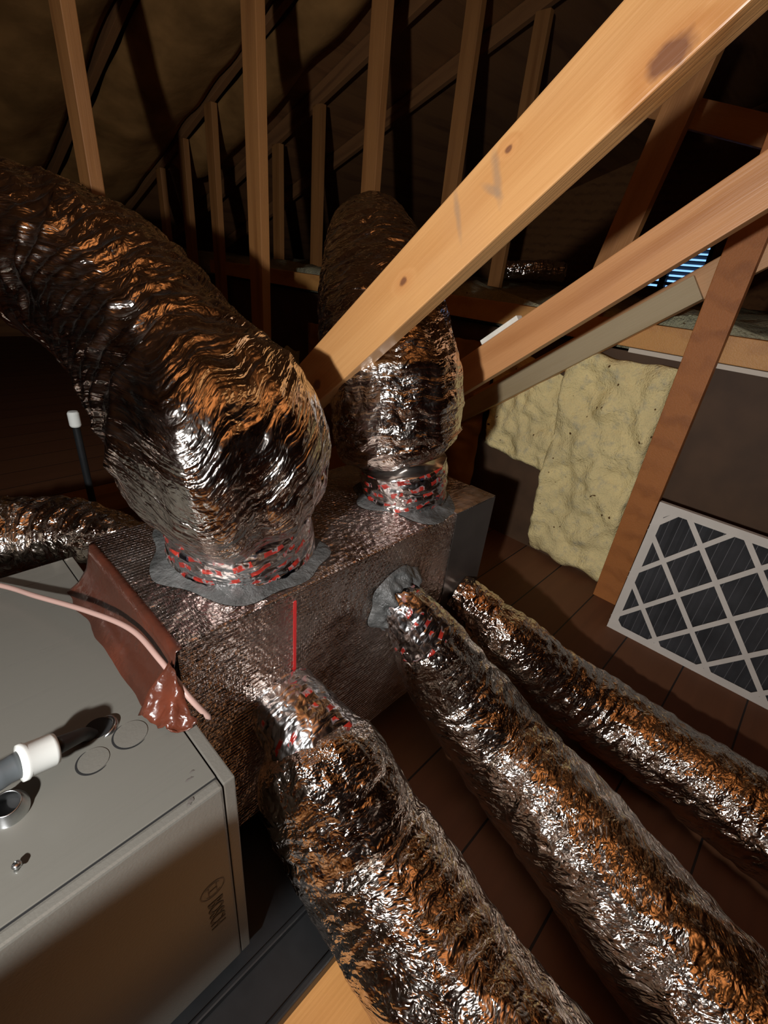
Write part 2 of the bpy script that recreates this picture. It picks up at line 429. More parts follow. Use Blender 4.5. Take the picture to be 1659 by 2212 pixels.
def top_chord(X, parent, mat):
    m = member('top_chord', X, (YE-.2, roofz(YE-.2)-.055), (-2.95, roofz(-2.95)-.055), mat=mat, parent=parent)
    return m
w1a, w1b = ends((.773, .365), (.286, .79), 1.74, -2.30, .0445)
# marks of the near web, placed on its face
def nk(y, z): return local_on(w1a, w1b, y, z)
kk = [(nk(.384, .681), .0042), (nk(.228, .742), .0150), (nk(.529, .526), .0060), (nk(.728, .326), .011)]
# member(): up = X x d ; for d=(0,dy,dz): X x d = (0,-dz,dy) -> across = -dz*qy + dy*qz, same as local_on
KN = [(a[0], .019, a[1], r) for a, r in kk]
mk = [nk(.398, .660), nk(.448, .618)]
MK = [(mk[0][0], 0, mk[0][1]+.006, .008, .040, .35), (mk[0][0]-.012, 0, mk[0][1]+.016, .007, .022, -.5), (mk[1][0], 0, mk[1][1]+.004, .006, .040, .35)]
M_web1 = wood_mat('pine_near_web', (.54, .285, .108), (.40, .175, .052), .36, KN, MK, seed=.3, ring=.75)
M_web2 = wood_mat('pine_second_web', (.64, .31, .125), (.47, .20, .07), .42, [(.9, .019, .01, .008)], (), seed=5.0)
M_web3 = wood_mat('pine_third_web', (.66, .37, .17), (.5, .25, .1), .5, seed=6.0)
M_pine = [wood_mat('pine_stud_%s' % n, (.40, .18, .055), (.27, .11, .03), .6, seed=s) for n, s in (('a', 11.0), ('b', 13.0), ('c', 17.0))]
XS = [.59, 1.17, 1.76, 2.35, 2.94]
LBL = ['nearest roof truss, its thick knotty pine diagonal ending between the two upright foil ducts',
       'roof truss whose pine diagonal carries a short white stick on top',
       'roof truss with a pale scab board on its diagonal above the yellow batt',
       'dim roof truss whose post stands just left of the near diagonal', 'farthest roof truss, its post crossing behind the near diagonal']
trs = []
for i, X in enumerate(XS):
    t = thing('roof_truss', LBL[i], 'truss', (X, 1.85, FZ), 'roof trusses'); trs.append(t)
    pm = M_pine[i % 3]
    member('vertical_web', X, (1.85, FZ if X < 1.8 else .47), (1.85, roofz(1.85)-.11), mat=pm, parent=t)
    top_chord(X, t, M_deck)
member('diagonal_web', .59, w1a, w1b, mat=M_web1, parent=trs[0])
w2a, w2b = ends((.738, .374), (.241, .783), 1.72, -2.30, .0445)
member('diagonal_web', 1.17, w2a, w2b, mat=M_web2, parent=trs[1])
w3a, w3b = ends((.88, .262), (.281, .73), 1.70, -2.0, .0445)
member('diagonal_web', 1.76, w3a, w3b, mat=M_web3, parent=trs[2])
s3a, s3b = ends((.88, .248), (.445, .587), 1.25, .425, .040)
sb = member('scab_board', 1.738, s3a, s3b, mat=wood_mat('pale_board', (.50, .40, .24), (.40, .30, .16), .6, seed=8.0, ring=.5), parent=trs[2], width=.075, thick=.02)
sb['label'] = 'pale weathered scab board'
# other uprights of the farther trusses (y of the upright, truss index)
for (i, y, w_) in ((2, 3.99, .075), (2, 3.62, .089), (2, 3.24, .089), (3, 3.42, .089), (3, 2.97, .089)):
    member('vertical_web', XS[i], (y, FZ if i < 3 else .47), (y, roofz(y)-.1), mat=M_pine[(i+int(y*10)) % 3], parent=trs[i], width=w_)
# steep webs behind the near diagonal
h0 = (.90, .46); h1 = (.50, 1.9)
member('steep_web', 1.80, (.585, 1.30), (.74, .40), mat=M_pine[1], parent=trs[2], width=.089)
member('slanting_web', 2.35, (.95, 1.19), (-.2, .87), mat=M_pine[2], parent=trs[3])
st = newbox('wall_stud', 1.70, 1.738, .275, .364, FZ, 1.05, wood_mat('stud_wood', (.42, .15, .035), (.30, .10, .022), .6, seed=15.0))
tag(st, 'upright stud before the knee wall, between the yellow batt and the filter', 'stud')
# unseen board added beside the torch, shades a band of the cabinet front
br = newbox('added_shade_board', -.95, -.27, -.019, .019, -.045, .045, M_pine[0], off=(0, 0, 0))
br.location = (.08, .100, .165); br.rotation_euler = (math.radians(-15), math.radians(10), 0)
tag(br, 'unseen pine board added to shade the air handler front', 'light blocker')
# white stick lying on the second diagonal
d2 = (Vector((0, w2b[0]-w2a[0], w2b[1]-w2a[1]))).normalized(); up2 = Vector((1, 0, 0)).cross(d2)
if up2.z < 0: up2 = -up2
bm = bmesh.new(); box(bm, -.061, .061, -.014, .014, -.0065, .0065, .002)
stk = link('wood_stick', bm, plain('white_wood', (.90, .87, .76), .55, 0, 40, .08))
yc = .692; zc = .374-.823*(yc-.738)
Mx = Matrix((d2, up2.cross(d2), up2)).transposed().to_4x4(); Mx.translation = Vector((1.187, yc, zc))+up2*.0075
stk.matrix_world = Mx
tag(stk, 'short white wooden stick lying on top of the second diagonal', 'stick')
# kraft faced batts stapled under the roof deck
for i, (xa, xb, ya, yb, lb) in enumerate(((.66, 1.14, 2.3, 5.2, 'brown kraft paper sheet sagging under the roof at the far left'),
        (1.23, 1.73, 2.2, 4.6, 'brown kraft paper sheet sagging under the roof above the left foil duct'),
        (1.82, 2.12, 2.1, 3.9, 'narrow brown kraft paper sheet hanging under the roof right of the other two'))):
    bm = bmesh.new(); nx, ny = 14, 40; rows = []
    for a in range(nx+1):
        row = []
        for b in range(ny+1):
            x = xa+(xb-xa)*a/nx; y = ya+(yb-ya)*b/ny
            z = roofz(y)-.10-.07*math.sin(math.pi*a/nx)-.04*noise.noise(Vector((x*4, y*3, i*5.0)))
            row.append(bm.verts.new((x, y, z)))
        rows.append(row)
    for a in range(nx):
        for b in range(ny): bm.faces.new((rows[a][b], rows[a][b+1], rows[a+1][b+1], rows[a+1][b]))
    o = link('kraft_sheet', bm, M_kraft, smooth=True); md = o.modifiers.new('thickness', 'SOLIDIFY'); md.thickness = .012
    tag(o, lb, 'insulation', 'kraft paper under the roof')

# ------------------------------------------------------------------ insulation batts on the knee wall
def batt(name, X, ycz, m, label, thick=.07, seed=1.0, amp=.030):
    """corner list (y,z) TL,TR,BR,BL on plane X facing -X"""
    bm = bmesh.new(); n1, n2 = 46, 70
    TL, TR, BR, BL = [Vector((0, *c)) for c in ycz]
    def pt(u, v):
        p = TL.lerp(TR, u).lerp(BL.lerp(BR, u), v)
        e = min(u, 1-u, v, 1-v)
        h = noise.noise(Vector((p.y*9, p.z*9, seed)))*amp + noise.noise(Vector((p.y*24, p.z*24, seed+4)))*amp*.45 - (1-min(1, e/.05))**2*.025
        h += (.25-rn(p.y*7+seed, p.z*7, 2.0))*amp*1.0
        h = max(h, -(thick-.006))
        jag = noise.noise(Vector((p.y*14, p.z*14, seed+8)))*.012*(1-min(1, e/.06))
        return Vector((X-h, p.y+jag, p.z+jag*1.4))
    fr = [[bm.verts.new(pt(i/n1, j/n2)) for j in range(n2+1)] for i in range(n1+1)]
    bk = [[bm.verts.new((X+thick, v.co.y, v.co.z)) for v in row] for row in fr]
    for i in range(n1):
        for j in range(n2):
            bm.faces.new((fr[i][j], fr[i][j+1], fr[i+1][j+1], fr[i+1][j])); bm.faces.new((bk[i][j], bk[i+1][j], bk[i+1][j+1], bk[i][j+1]))
    for i in range(n1):
        bm.faces.new((fr[i][0], fr[i+1][0], bk[i+1][0], bk[i][0])); bm.faces.new((fr[i][n2], bk[i][n2], bk[i+1][n2], fr[i+1][n2]))
    for j in range(n2):
        bm.faces.new((fr[0][j], bk[0][j], bk[0][j+1], fr[0][j+1])); bm.faces.new((fr[n1][j], fr[n1][j+1], bk[n1][j+1], bk[n1][j]))
    bmesh.ops.recalc_face_normals(bm, faces=bm.faces)
    return tag(link(name, bm, m, smooth=True), label, 'insulation')
batt('insulation_batt', 1.765, ((.75, .335), (.375, .335), (.372, -.50), (.71, -.50)), M_fiber, 'ragged yellow fibreglass batt standing against the knee wall left of the stud', .045, 1.0)
batt('insulation_batt', 1.785, ((1.05, .30), (.70, .22), (.70, -.16), (1.03, -.13)), M_fiber, 'small yellow fibreglass scrap at the upper left of the big batt', .03, 7.0)
batt('insulation_batt', 1.77, ((2.3, .20), (1.06, .30), (1.05, -.50), (2.3, -.5)), M_kraft, 'dark paper backed batt leaning on the knee wall behind the far duct', .025, 17.0)

# ------------------------------------------------------------------ pleated filter leaning against the wall
# corners on a leaning plane: bottom on the floor
fb = Vector((1.552, .252, FZ)); fdir = Vector((.02, -1, 0)).normalized()
W_, H_, T_ = .60, .49, .020
upv = Vector((.075, .0, 1)).normalized(); upv = (upv-fdir*upv.dot(fdir)).normalized()
nv = upv.cross(fdir)
if nv.x > 0: nv = -nv                      # towards the camera
flt = thing('air_filter', 'pleated air filter with a white card lattice frame leaning right of the stud', 'filter', fb)
def fplace(o):
    Mx = Matrix((fdir, nv, upv)).transposed().to_4x4(); Mx.translation = Vector((0, 0, 0)); o.matrix_basis = Mx; o.parent = flt; return o
M_card = plain('white_card', (.60, .56, .50), .7, 0, 20, .05)
bm = bmesh.new()
b_ = .026
def strip2d(bm, p, q, w, y0, y1, bevel=0):
    p = Vector(p); q = Vector(q); d = (q-p).normalized(); n = Vector((-d.y, d.x))*w/2
    c = [p+n, p-n, q-n, q+n]
    lo = [bm.verts.new((v.x, y0, v.y)) for v in c]; hi = [bm.verts.new((v.x, y1, v.y)) for v in c]
    bm.faces.new(lo); bm.faces.new(list(reversed(hi)))
    for i in range(4): bm.faces.new((lo[i], hi[i], hi[(i+1) % 4], lo[(i+1) % 4]))
e0 = .0
strip2d(bm, (0, b_/2), (W_, b_/2), b_, 0, .001); strip2d(bm, (0, H_-b_/2), (W_, H_-b_/2), b_, 0, .0011)
strip2d(bm, (b_/2, 0), (b_/2, H_), b_, 0, .0012); strip2d(bm, (W_-b_/2, 0), (W_-b_/2, H_), b_, 0, .0013)
# corner gussets
for cx, cz, sx, sz in ((0, 0, 1, 1), (0, H_, 1, -1), (W_, 0, -1, 1), (W_, H_, -1, -1)):
    g = .07
    t3 = [bm.verts.new((cx+sx*a, .0014, cz+sz*b)) for a, b in ((0, 0), (g, 0), (0, g))]; bm.faces.new(t3)
bmesh.ops.recalc_face_normals(bm, faces=bm.faces)
fplace(link('card_frame', bm, M_card))
bm = bmesh.new()
for (a, b, c, d) in ((0, W_, 0, .002), (0, W_, H_-.002, H_), (0, .002, 0, H_), (W_-.002, W_, 0, H_)):
    box(bm, a, b, -T_, 0, c, d)
fplace(link('side_rim', bm, M_card))
# diagonal lattice (diamonds)
bm = bmesh.new(); px_, pz_ = .150, .180; n_ = 0
def clip(x0, z0, dx, dz):
    # parametric clip of line to rect
    t0, t1 = -9, 9
    for p, d, lo, hi in ((x0, dx, 0.004, W_-.004), (z0, dz, .004, H_-.004)):
        a, b = (lo-p)/d, (hi-p)/d
        if a > b: a, b = b, a
        t0 = max(t0, a); t1 = min(t1, b)
    return (t0, t1) if t1-t0 > .02 else None
for k_ in range(-6, 12):
    for sg in (1, -1):
        x0 = px_*(k_+.5)*1.0; c_ = clip(x0, 0 if sg > 0 else H_, px_/2*1.0, sg*pz_/2)
        c_ = clip(x0, H_, px_, sg*pz_)
        if c_ is None: continue
        A = (x0+px_*c_[0], H_+sg*pz_*c_[0]); B = (x0+px_*c_[1], H_+sg*pz_*c_[1])
        strip2d(bm, A, B, .0150, 0, .0016+.0002*(sg > 0)); n_ += 1
# little webs where strips cross
bmesh.ops.recalc_face_normals(bm, faces=bm.faces)
fplace(link('lattice', bm, M_card))
bm = bmesh.new(); np_ = 42; prev = None; uvl = bm.loops.layers.uv.verify()
for i in range(np_+1):
    x = .004+(W_-.008)*i/np_; y = -.0035 if i % 2 else -T_+.003
    cur = (bm.verts.new((x, y, .004)), bm.verts.new((x, y, H_-.004)))
    if prev: bm.faces.new((prev[0], cur[0], cur[1], prev[1]))
    prev = cur
k = NT('pleated_media'); v_ = k.tc(); k.sets(Base_Color=k.mix(k.maprange(k.noise(v_, 10, 3), .3, .7), rgb(.03, .03, .032), rgb(.06, .06, .064)), Roughness=.8)
fplace(link('pleated_media', bm, k.m))
M_pleat_tip = plain('pleat_tip', (.12, .12, .125), .6)  # thin strips paler than the media along the pleat tips
bm = bmesh.new()
for i in range(1, np_, 2):
    x = .004+(W_-.008)*i/np_; box(bm, x-.0006, x+.0006, -.0036, -.0026, .004, H_-.004)
fplace(link('pleat_edges', bm, M_pleat_tip))

# ------------------------------------------------------------------ air handler, lying on its side
X0 = .158                                    # its right end
ah = thing('air_handler', 'taupe enamelled air handler cabinet lying on its side at lower left', 'air handler', (-.2, .6, -.44))
def P(name, x0, x1, y0, y1, z0, z1, m, bevel=.002): return newbox(name, x0, x1, y0, y1, z0, z1, m, ah, bevel, off=ah.location)
YF = .327
P('cabinet_body', -1.05, X0-.016, YF+.012, .915, -.44, -.0012, M_paint, .003)
P('end_frame', X0-.015, X0, YF+.001, .915, -.441, .0, M_paint, .002)
# front door panel wraps over the top edge by a few mm
fp = P('front_panel', -1.05, X0-.0165, YF-.001, YF+.0140, -.438, .0, M_paint, .0035)
# raised brushed section at the far side of the top
P('top_panel', -1.05, X0-.017, YF+.0155, .914, -.01, .0004, galva_brushed(), .0008)
# seam shadow gap
P('panel_gap', -1.05, X0-.017, YF+.0135, YF+.016, -.02, -.0008, M_dark, 0)
# knock-outs: raised scored rings
def arc_ring(name, cx, cy, r, a0, a1, w, h, m, z=0.0, parent=ah, tilt=0.0):
    bm = bmesh.new(); n = 40; prev = None
    for i in range(n+1):
        a = math.radians(a0+(a1-a0)*i/n); f = math.sin(math.pi*i/n)**.6
        ww = w*f+.0002
        c = [(r-ww/2, 0), (r-ww/4, h*f), (r+ww/4, h*f), (r+ww/2, 0)]
        cur = [bm.verts.new((cx+q*math.cos(a)-ah.location.x, cy+q*math.sin(a)-ah.location.y, z+hh-ah.location.z)) for q, hh in c]
        if prev:
            for j in range(3): bm.faces.new((prev[j], cur[j], cur[j+1], prev[j+1]))
        prev = cur
    bmesh.ops.recalc_face_normals(bm, faces=bm.faces)
    return link(name, bm, m, parent, smooth=True)
def disc(name, cx, cy, r, z, m, h=.0006):
    bm = bmesh.new(); lathe(bm, [(0.0002, h), (r, h), (r, 0)], 40); bmesh.ops.remove_doubles(bm, verts=bm.verts, dist=.0003)
    return link(name, bm, m, ah, loc=(cx-ah.location.x, cy-ah.location.y, z-ah.location.z))
for (cx, cy, r) in ((.0475, .455, .0165), (.092, .462, .0190)):
    kx = disc('knockout', cx, cy, r, 0.0002, M_paint, .0012)
    arc_ring('knockout_groove', cx, cy, r+.001, 100, 300, .0030, .0002, M_dark, .0006)
disc('open_hole', .066, .497, .0155, .0003, M_dark, .0005)
arc_ring('bent_tab', .069, .494, .0155, -100, 60, .007, .006, M_steel, .0006)
# chrome bushing with a black hole
bm = bmesh.new(); lathe(bm, [(.0185, 0), (.0185, .006), (.0165, .008), (.0135, .020), (.012, .021), (.0115, .019), (.011, .002)], 40)
bush = link('steel_bushing', bm, M_steel, ah, smooth=True, loc=(-.034-ah.location.x, .452-ah.location.y, .0004-ah.location.z), rot=(.25, .0, 0))
disc('bushing_hole', -.034, .452, .0112, .0006, M_dark, .006)
# protruding screw
bm = bmesh.new(); lathe(bm, [(.0003, .010), (.0035, .0095), (.0045, .007), (.002, .0065), (.002, -.002)], 20)
link('screw', bm, M_steel, ah, smooth=True, loc=(-.043-ah.location.x, .384-ah.location.y, .0006-ah.location.z), rot=(0, .3, 0))
# scuffs near the seam
M_scuff = plain('dark_scuff', (.09, .08, .07), .8)
for i, (sx, sy, sw, sd) in enumerate(((.117, .3595, .012, .004), (.124, .366, .007, .003), (.1075, .3355, .010, .006), (.1045, .333, .006, .004))):
    bm = bmesh.new(); n = 14; cv = bm.verts.new((0, 0, .00035)); ring = []
    for j in range(n):
        a = 2*math.pi*j/n; q = .6+.5*random.random(); ring.append(bm.verts.new((math.cos(a)*sw/2*q, math.sin(a)*sd/2*q, .0)))
    for j in range(n): bm.faces.new((cv, ring[j], ring[(j+1) % n]))
    link('scuff_mark', bm, M_scuff, ah, loc=(sx-ah.location.x, sy-ah.location.y, .0010-ah.location.z))
# writing on the front panel, turned a quarter clockwise
M_ink = plain('grey_print', (.035, .03, .025), .5); M_ink2 = plain('pale_grey_print', (.12, .10, .08), .5)
tx = bpy.data.curves.new('lettering', 'FONT'); tx.body = 'BOSCH'; tx.size = .0305; tx.extrude = .0003; tx.align_x = 'CENTER'; tx.align_y = 'CENTER'; tx.offset = .0006
to = bpy.data.objects.new('lettering_source', tx); C.objects.link(to)
dg = bpy.context.evaluated_depsgraph_get(); me = bpy.data.meshes.new_from_object(to.evaluated_get(dg)); bpy.data.objects.remove(to)
lt = bpy.data.objects.new('lettering', me); C.objects.link(lt); me.materials.clear(); me.materials.append(M_ink); lt.parent = ah
# text x -> -Z, text y -> +X, normal -> -Y
Mx = Matrix(((0, 1, 0, .1130-ah.location.x), (0, 0, -1, YF-.0014-ah.location.y), (-1, 0, 0, -.2545-ah.location.z), (0, 0, 0, 1)))
xs = [v.co.x for v in me.vertices]; ys = [v.co.y for v in me.vertices]
lt.matrix_basis = Mx @ Matrix.Diagonal((.070/(max(xs)-min(xs)), .0215/(max(ys)-min(ys)), 1, 1)); lt['label'] = 'dark grey maker lettering reading downwards'
bm = bmesh.new()
def ringxz(bm, r0, r1, n=48):
    A = [bm.verts.new((r0*math.cos(2*math.pi*j/n), 0, r0*math.sin(2*math.pi*j/n))) for j in range(n)]
    B = [bm.verts.new((r1*math.cos(2*math.pi*j/n), 0, r1*math.sin(2*math.pi*j/n))) for j in range(n)]
    for j in range(n): bm.faces.new((A[j], A[(j+1) % n], B[(j+1) % n], B[j]))
ringxz(bm, .0155, .0172)
for x, z, w_, h_ in ((0, .0055, .018, .0015), (0, -.0055, .018, .0015), (0, 0, .0026, .011)): box(bm, x-w_/2, x+w_/2, -.0001, .0001, z-h_/2, z+h_/2)
for s_ in (-1, 1):
    n = 12; A = []
    for j in range(n+1):
        a = math.radians(-50+100*j/n); A.append((s_*.0135*math.cos(a)+0, .0125*math.sin(a)))
    for j in range(n):
        p, q = A[j], A[j+1]; bm.faces.new([bm.verts.new((x, 0, z)) for x, z in (p, q, (q[0]-s_*.0014, q[1]), (p[0]-s_*.0014, p[1]))])
em = link('emblem', bm, M_ink2, ah, loc=(.113-ah.location.x, YF-.0014-ah.location.y, -.1905-ah.location.z), rot=(0, math.pi/2, 0)); em['label'] = 'pale grey round emblem'

# conduit with connector
cd = thing('flexible_conduit', 'grey flexible conduit with a pale fitting lying over the cabinet top', 'conduit', (-.02, .475, .02))
def offp(pts, o): return [(p[0]-o[0], p[1]-o[1], p[2]-o[2], p[3]) for p in pts]
bm = tube_mesh(offp([(-.85, .45, .10, .0135), (-.4, .444, .08, .0135), (-.12, .443, .064, .0135), (-.012, .4545, .055, .0135)], cd.location), .006, 28, lambda a, s, r, sd: .0005*math.sin(s*900))
link('conduit_hose', bm, plain('grey_vinyl', (.075, .085, .09), .4, 0, 20, .15), cd, smooth=True)
bm = bmesh.new(); lathe(bm, [(.012, -.006), (.0190, -.005), (.0195, 0), (.018, .002), (.0175, .024), (.016, .028), (.011, .029)], 36, 'X')
fit = link('compression_fitting', bm, M_white, cd, smooth=True, loc=(-.008-cd.location.x, .455-cd.location.y, .0545-cd.location.z), rot=(0, .22, .06))
bm = tube_mesh(offp([(.018, .458, .049, .010), (.036, .470, .034, .0085), (.05, .488, .012, .008), (.058, .493, -.004, .008)], cd.location), .004, 20)
link('cable', bm, plain('black_cable', (.02, .02, .018), .5), cd, smooth=True)

# thermostat wire
wr = tube_mesh([(-.10, 1.02, .035, .0015), (.03, .872, .022, .0015), (.075, .775, .032, .0015), (.118, .665, .05, .0015), (.145, .575, .062, .0015), (.152, .50, .058, .0015), (.161, .447, .03, .0015), (.178, .425, -.01, .0015)], .006, 12)
tag(link('low_voltage_wire', wr, plain('pink_beige_wire', (.42, .27, .23), .4), smooth=True), 'thin pinkish beige wire arching over the cabinet and the red tape', 'wire')

# ------------------------------------------------------------------ drain pan, blocks, plywood
pan = thing('drain_pan', 'black plastic drain pan under the air handler', 'pan', (-.2, .55, FZ))
def PP(name, x0, x1, y0, y1, z0, z1, m, bevel=.003): return newbox(name, x0, x1, y0, y1, z0, z1, m, pan, bevel, off=pan.location)
PP('pan_base', -1.2, .293, .235, 1.0, FZ+.018, FZ+.028, M_black)
PP('front_rim', -1.2, .293, .228, .240, FZ+.018, FZ+.05, M_black)
PP('side_rim', .283, .295, .228, .99, FZ+.018, FZ+.05, M_black)
PP('raised_rib', -1.2, .283, .312, .322, FZ+.028, FZ+.043, M_black)
for xx in (-.9, -.05):
    tag(newbox('support_block', xx-.06, xx+.06, .40, .85, FZ+.0285, -.4415, M_black), 'black block carrying the %s end of the air handler' % ('left' if xx < -.5 else 'right'), 'block', 'support blocks')
ply = newbox('plywood_sheet', -1.4, .30, -.55, .60, FZ+.001, FZ+.017, M_ply, bevel=.0015)
tag(ply, 'orange plywood sheet on the floor under the black pan', 'board')

# ------------------------------------------------------------------ supply plenum
PX0, PX1, PY0, PY1, PZ0, PZ1 = .168, .945, .483, .825, -.42, .08
pl = thing('supply_plenum', 'foil faced supply plenum box with red tape between the cabinet and the ducts', 'plenum', ((PX0+PX1)/2, (PY0+PY1)/2, PZ0))
bm = bmesh.new(); box(bm, PX0-pl.location.x, PX1-pl.location.x, PY0-pl.location.y, PY1-pl.location.y, 0, PZ1-PZ0, .005)
bmesh.ops.subdivide_edges(bm, edges=list(bm.edges), cuts=1)
box_uv(bm); link('duct_board_box', bm, M_scrim, pl)
# red-brown tape flange between cabinet end and plenum, overlapping the cabinet top
bm = bmesh.new(); n = 60; rows = []
prof = [(PX0+.006, .0815), (PX0-.003, .079), (PX0-.007, .060), (PX0-.014, .035), (PX0-.030, .014), (PX0-.050, .0015)]
for i in range(n+1):
    y = .478+(.805-.478)*i/n; row = []
    for q, (x, z) in enumerate(prof):
        jit = noise.noise(Vector((y*30, q*1.7, 2)))*.0009 + noise.noise(Vector((y*90, q*3.1, 5)))*.0004
        edge = .006*noise.noise(Vector((y*22, 1, 8))) if q == len(prof)-1 else 0
        row.append(bm.verts.new((x-jit+edge-pl.location.x, y-pl.location.y, z-PZ0+abs(jit)*.4)))
    rows.append(row)
for i in range(n):
    for q in range(len(prof)-1): bm.faces.new((rows[i][q], rows[i+1][q], rows[i+1][q+1], rows[i][q+1]))
# flap folded round the front corner
bmesh.ops.recalc_face_normals(bm, faces=bm.faces)
o = link('red_flange_tape', bm, M_redtape, pl, smooth=True); md = o.modifiers.new('thickness', 'SOLIDIFY'); md.thickness = .0016; md.offset = -1
o['label'] = 'glossy dark red tape strip'
bm = bmesh.new(); n = 22; rows = []
for i in range(n+1):
    t = i/n; row = []
    for q in range(9):
        u = q/8
        x = PX0-.060+.048*u+.020*t*(1-u)+noise.noise(Vector((t*7, u*6, 3)))*.004
        y = .480-.052*t-.012*t*u+noise.noise(Vector((t*6, u*6, 7)))*.003
        z = .004+.070*u*(1-t)**1.1+.006*math.sin(t*9+u*5)+noise.noise(Vector((t*11, u*9, 1)))*.004
        row.append(bm.verts.new((x-pl.location.x, y-pl.location.y, max(z, .002)-PZ0)))
    rows.append(row)
for i in range(n):
    for q in range(8): bm.faces.new((rows[i][q], rows[i+1][q], rows[i+1][q+1], rows[i][q+1]))
uvl = bm.loops.layers.uv.verify()
for f in bm.faces:
    for l in f.loops: l[uvl].uv = (l.vert.co.x, l.vert.co.y+l.vert.co.z)
o = link('tape_tail', bm, redtape('red_tape_tail', 1.6), pl, smooth=True); md = o.modifiers.new('thickness', 'SOLIDIFY'); md.thickness = .0012
# foil tape along the edges and over the right end
def strip(name, x0, x1, y0, y1, z0, z1, m): 
    bm = bmesh.new(); box(bm, x0-pl.location.x, x1-pl.location.x, y0-pl.location.y, y1-pl.location.y, z0-PZ0, z1-PZ0, .0007, seg=1); box_uv(bm); return link(name, bm, m, pl)
strip('end_tape', .79, PX1+.0015, PY0-.0016, PY0-.0004, PZ0+.05, .079, plain('dull_grey_tape', (.075, .065, .058), .35, .6, 12, .15, .0008))
strip('edge_tape', .79, PX1+.0015, PY0-.001, PY0+.07, .0802, .0812, M_foilflat)
strip('red_stripe', .3545, .3605, PY0-.0012, PY0-.0004, -.12, .062, plain('red_print', (.45, .02, .02), .35))
# mastic smears: irregular flat rings
def smear(name, c, r0, r1, normal='Z', seed=1.0, squash=1.0, h=.006, parent=pl, amp=.6):
    bm = bmesh.new(); n = 72; m = 9; rows = []
    for j in range(n):
        a = 2*math.pi*j/n; row = []
        R = r1+(r1-r0)*amp*2*noise.noise(Vector((math.cos(a)*1.6, math.sin(a)*1.6, seed)))
        for q in range(m+1):
            t = q/m; r = r0+(R-r0)*t
            hh = h*(1-t)**.8*(1+.9*noise.noise(Vector((math.cos(a)*r*60, math.sin(a)*r*60, seed))))+.0004
            if q == m: hh = -.0006
            u, v = r*math.cos(a), r*math.sin(a)*squash
            p = (u, v, hh) if normal == 'Z' else (u, -hh, v)
            row.append(bm.verts.new(p))
        rows.append(row)
    for j in range(n):
        for q in range(m): bm.faces.new((rows[j][q], rows[(j+1) % n][q], rows[(j+1) % n][q+1], rows[j][q+1]))
    bmesh.ops.recalc_face_normals(bm, faces=bm.faces)
    return link(name, bm, M_mastic, parent, smooth=True, loc=Vector(c)-pl.location)
smear('mastic_smear', (.365, .645, .0812), .110, .150, seed=2.0)
smear('mastic_smear', (.765, .615, .0812), .088, .118, seed=6.0, h=.006)
smear('mastic_smear', (.610, .4815, -.058), .045, .074, 'Y', seed=12.0, h=.030, amp=.35)
# loose bit of bent mastic-coated tab beside the right collar
# ------------------------------------------------------------------ ducts
def duct(name, label, collar, jacket, mats, tape=None, big=.010, helix=.0025, seed=1.0, seg=150, step=.0045, pitch=.036, collar_seg=72):
    loc = Vector(jacket[0][:3]); t = thing(name, label, 'duct', loc, 'foil jacketed flexible ducts')
    o = link('foil_jacket', tube_mesh(offp(jacket, loc), step, seg, duct_disp(big, helix, pitch), seed=seed), mats[0], t, smooth=True)
    if collar:
        link('tape_collar', tube_mesh(offp(collar, loc), .003, collar_seg*2, lambda a, s, r, sd: .0035*(.2-rn(math.cos(a)*2+sd, math.sin(a)*2, s*55))*2+.0012*noise.noise(Vector((math.cos(a)*9, math.sin(a)*9, s*60))), seed=seed), mats[1], t, smooth=True)
    return t
duct('flexible_duct', 'largest foil duct rising from the plenum top and bending off to the upper left',
     [(.365, .645, .074, .128), (.363, .643, .105, .124), (.358, .638, .135, .120), (.352, .634, .185, .118), (.346, .630, .25, .106)],
     [(.345, .630, .240, .108), (.334, .618, .246, .134), (.320, .606, .264, .147), (.316, .618, .300, .149), (.338, .725, .335, .146), (.350, .880, .385, .145), (.334, 1.03, .445, .145), (.300, 1.17, .490, .145), (.262, 1.36, .515, .145), (.20, 1.62, .52, .145), (.10, 1.95, .50, .145)],
     (M_foil, M_tape), big=.017, helix=.0018, seed=3.0, seg=190)
duct('flexible_duct', 'foil duct standing on the far plenum end, arching away behind the near diagonal',
     [(.765, .617, .074, .097), (.763, .616, .105, .096), (.757, .618, .135, .098), (.752, .622, .165, .096)],
     [(.754, .622, .172, .095), (.752, .628, .190, .118), (.748, .640, .225, .134), (.738, .652, .320, .137), (.758, .710, .400, .136), (.835, .820, .470, .134), (.97, .975, .545, .132), (1.16, 1.19, .590, .130), (1.45, 1.5, .60, .13)],
     (M_foil2, M_tape2), big=.012, helix=.0012, seed=8.0, seg=160)
duct('flexible_duct', 'nearest floor duct, fat crinkled foil, leaving the plenum beside the black pan',
     [(.335, .490, -.150, .066), (.335, .455, -.155, .069), (.337, .425, -.170, .076), (.339, .400, -.195, .088)],
     [(.338, .415, -.180, .080), (.336, .388, -.205, .104), (.343, .345, -.265, .116), (.350, .28, -.338, .120), (.352, .19, -.372, .121), (.338, .085, -.382, .119), (.322, -.05, -.380, .118), (.31, -.3, -.380, .118), (.31, -.6, -.380, .118)],
     (M_foil3, M_tape3), big=.009, helix=.0008, seed=14.0, seg=190, step=.0042)
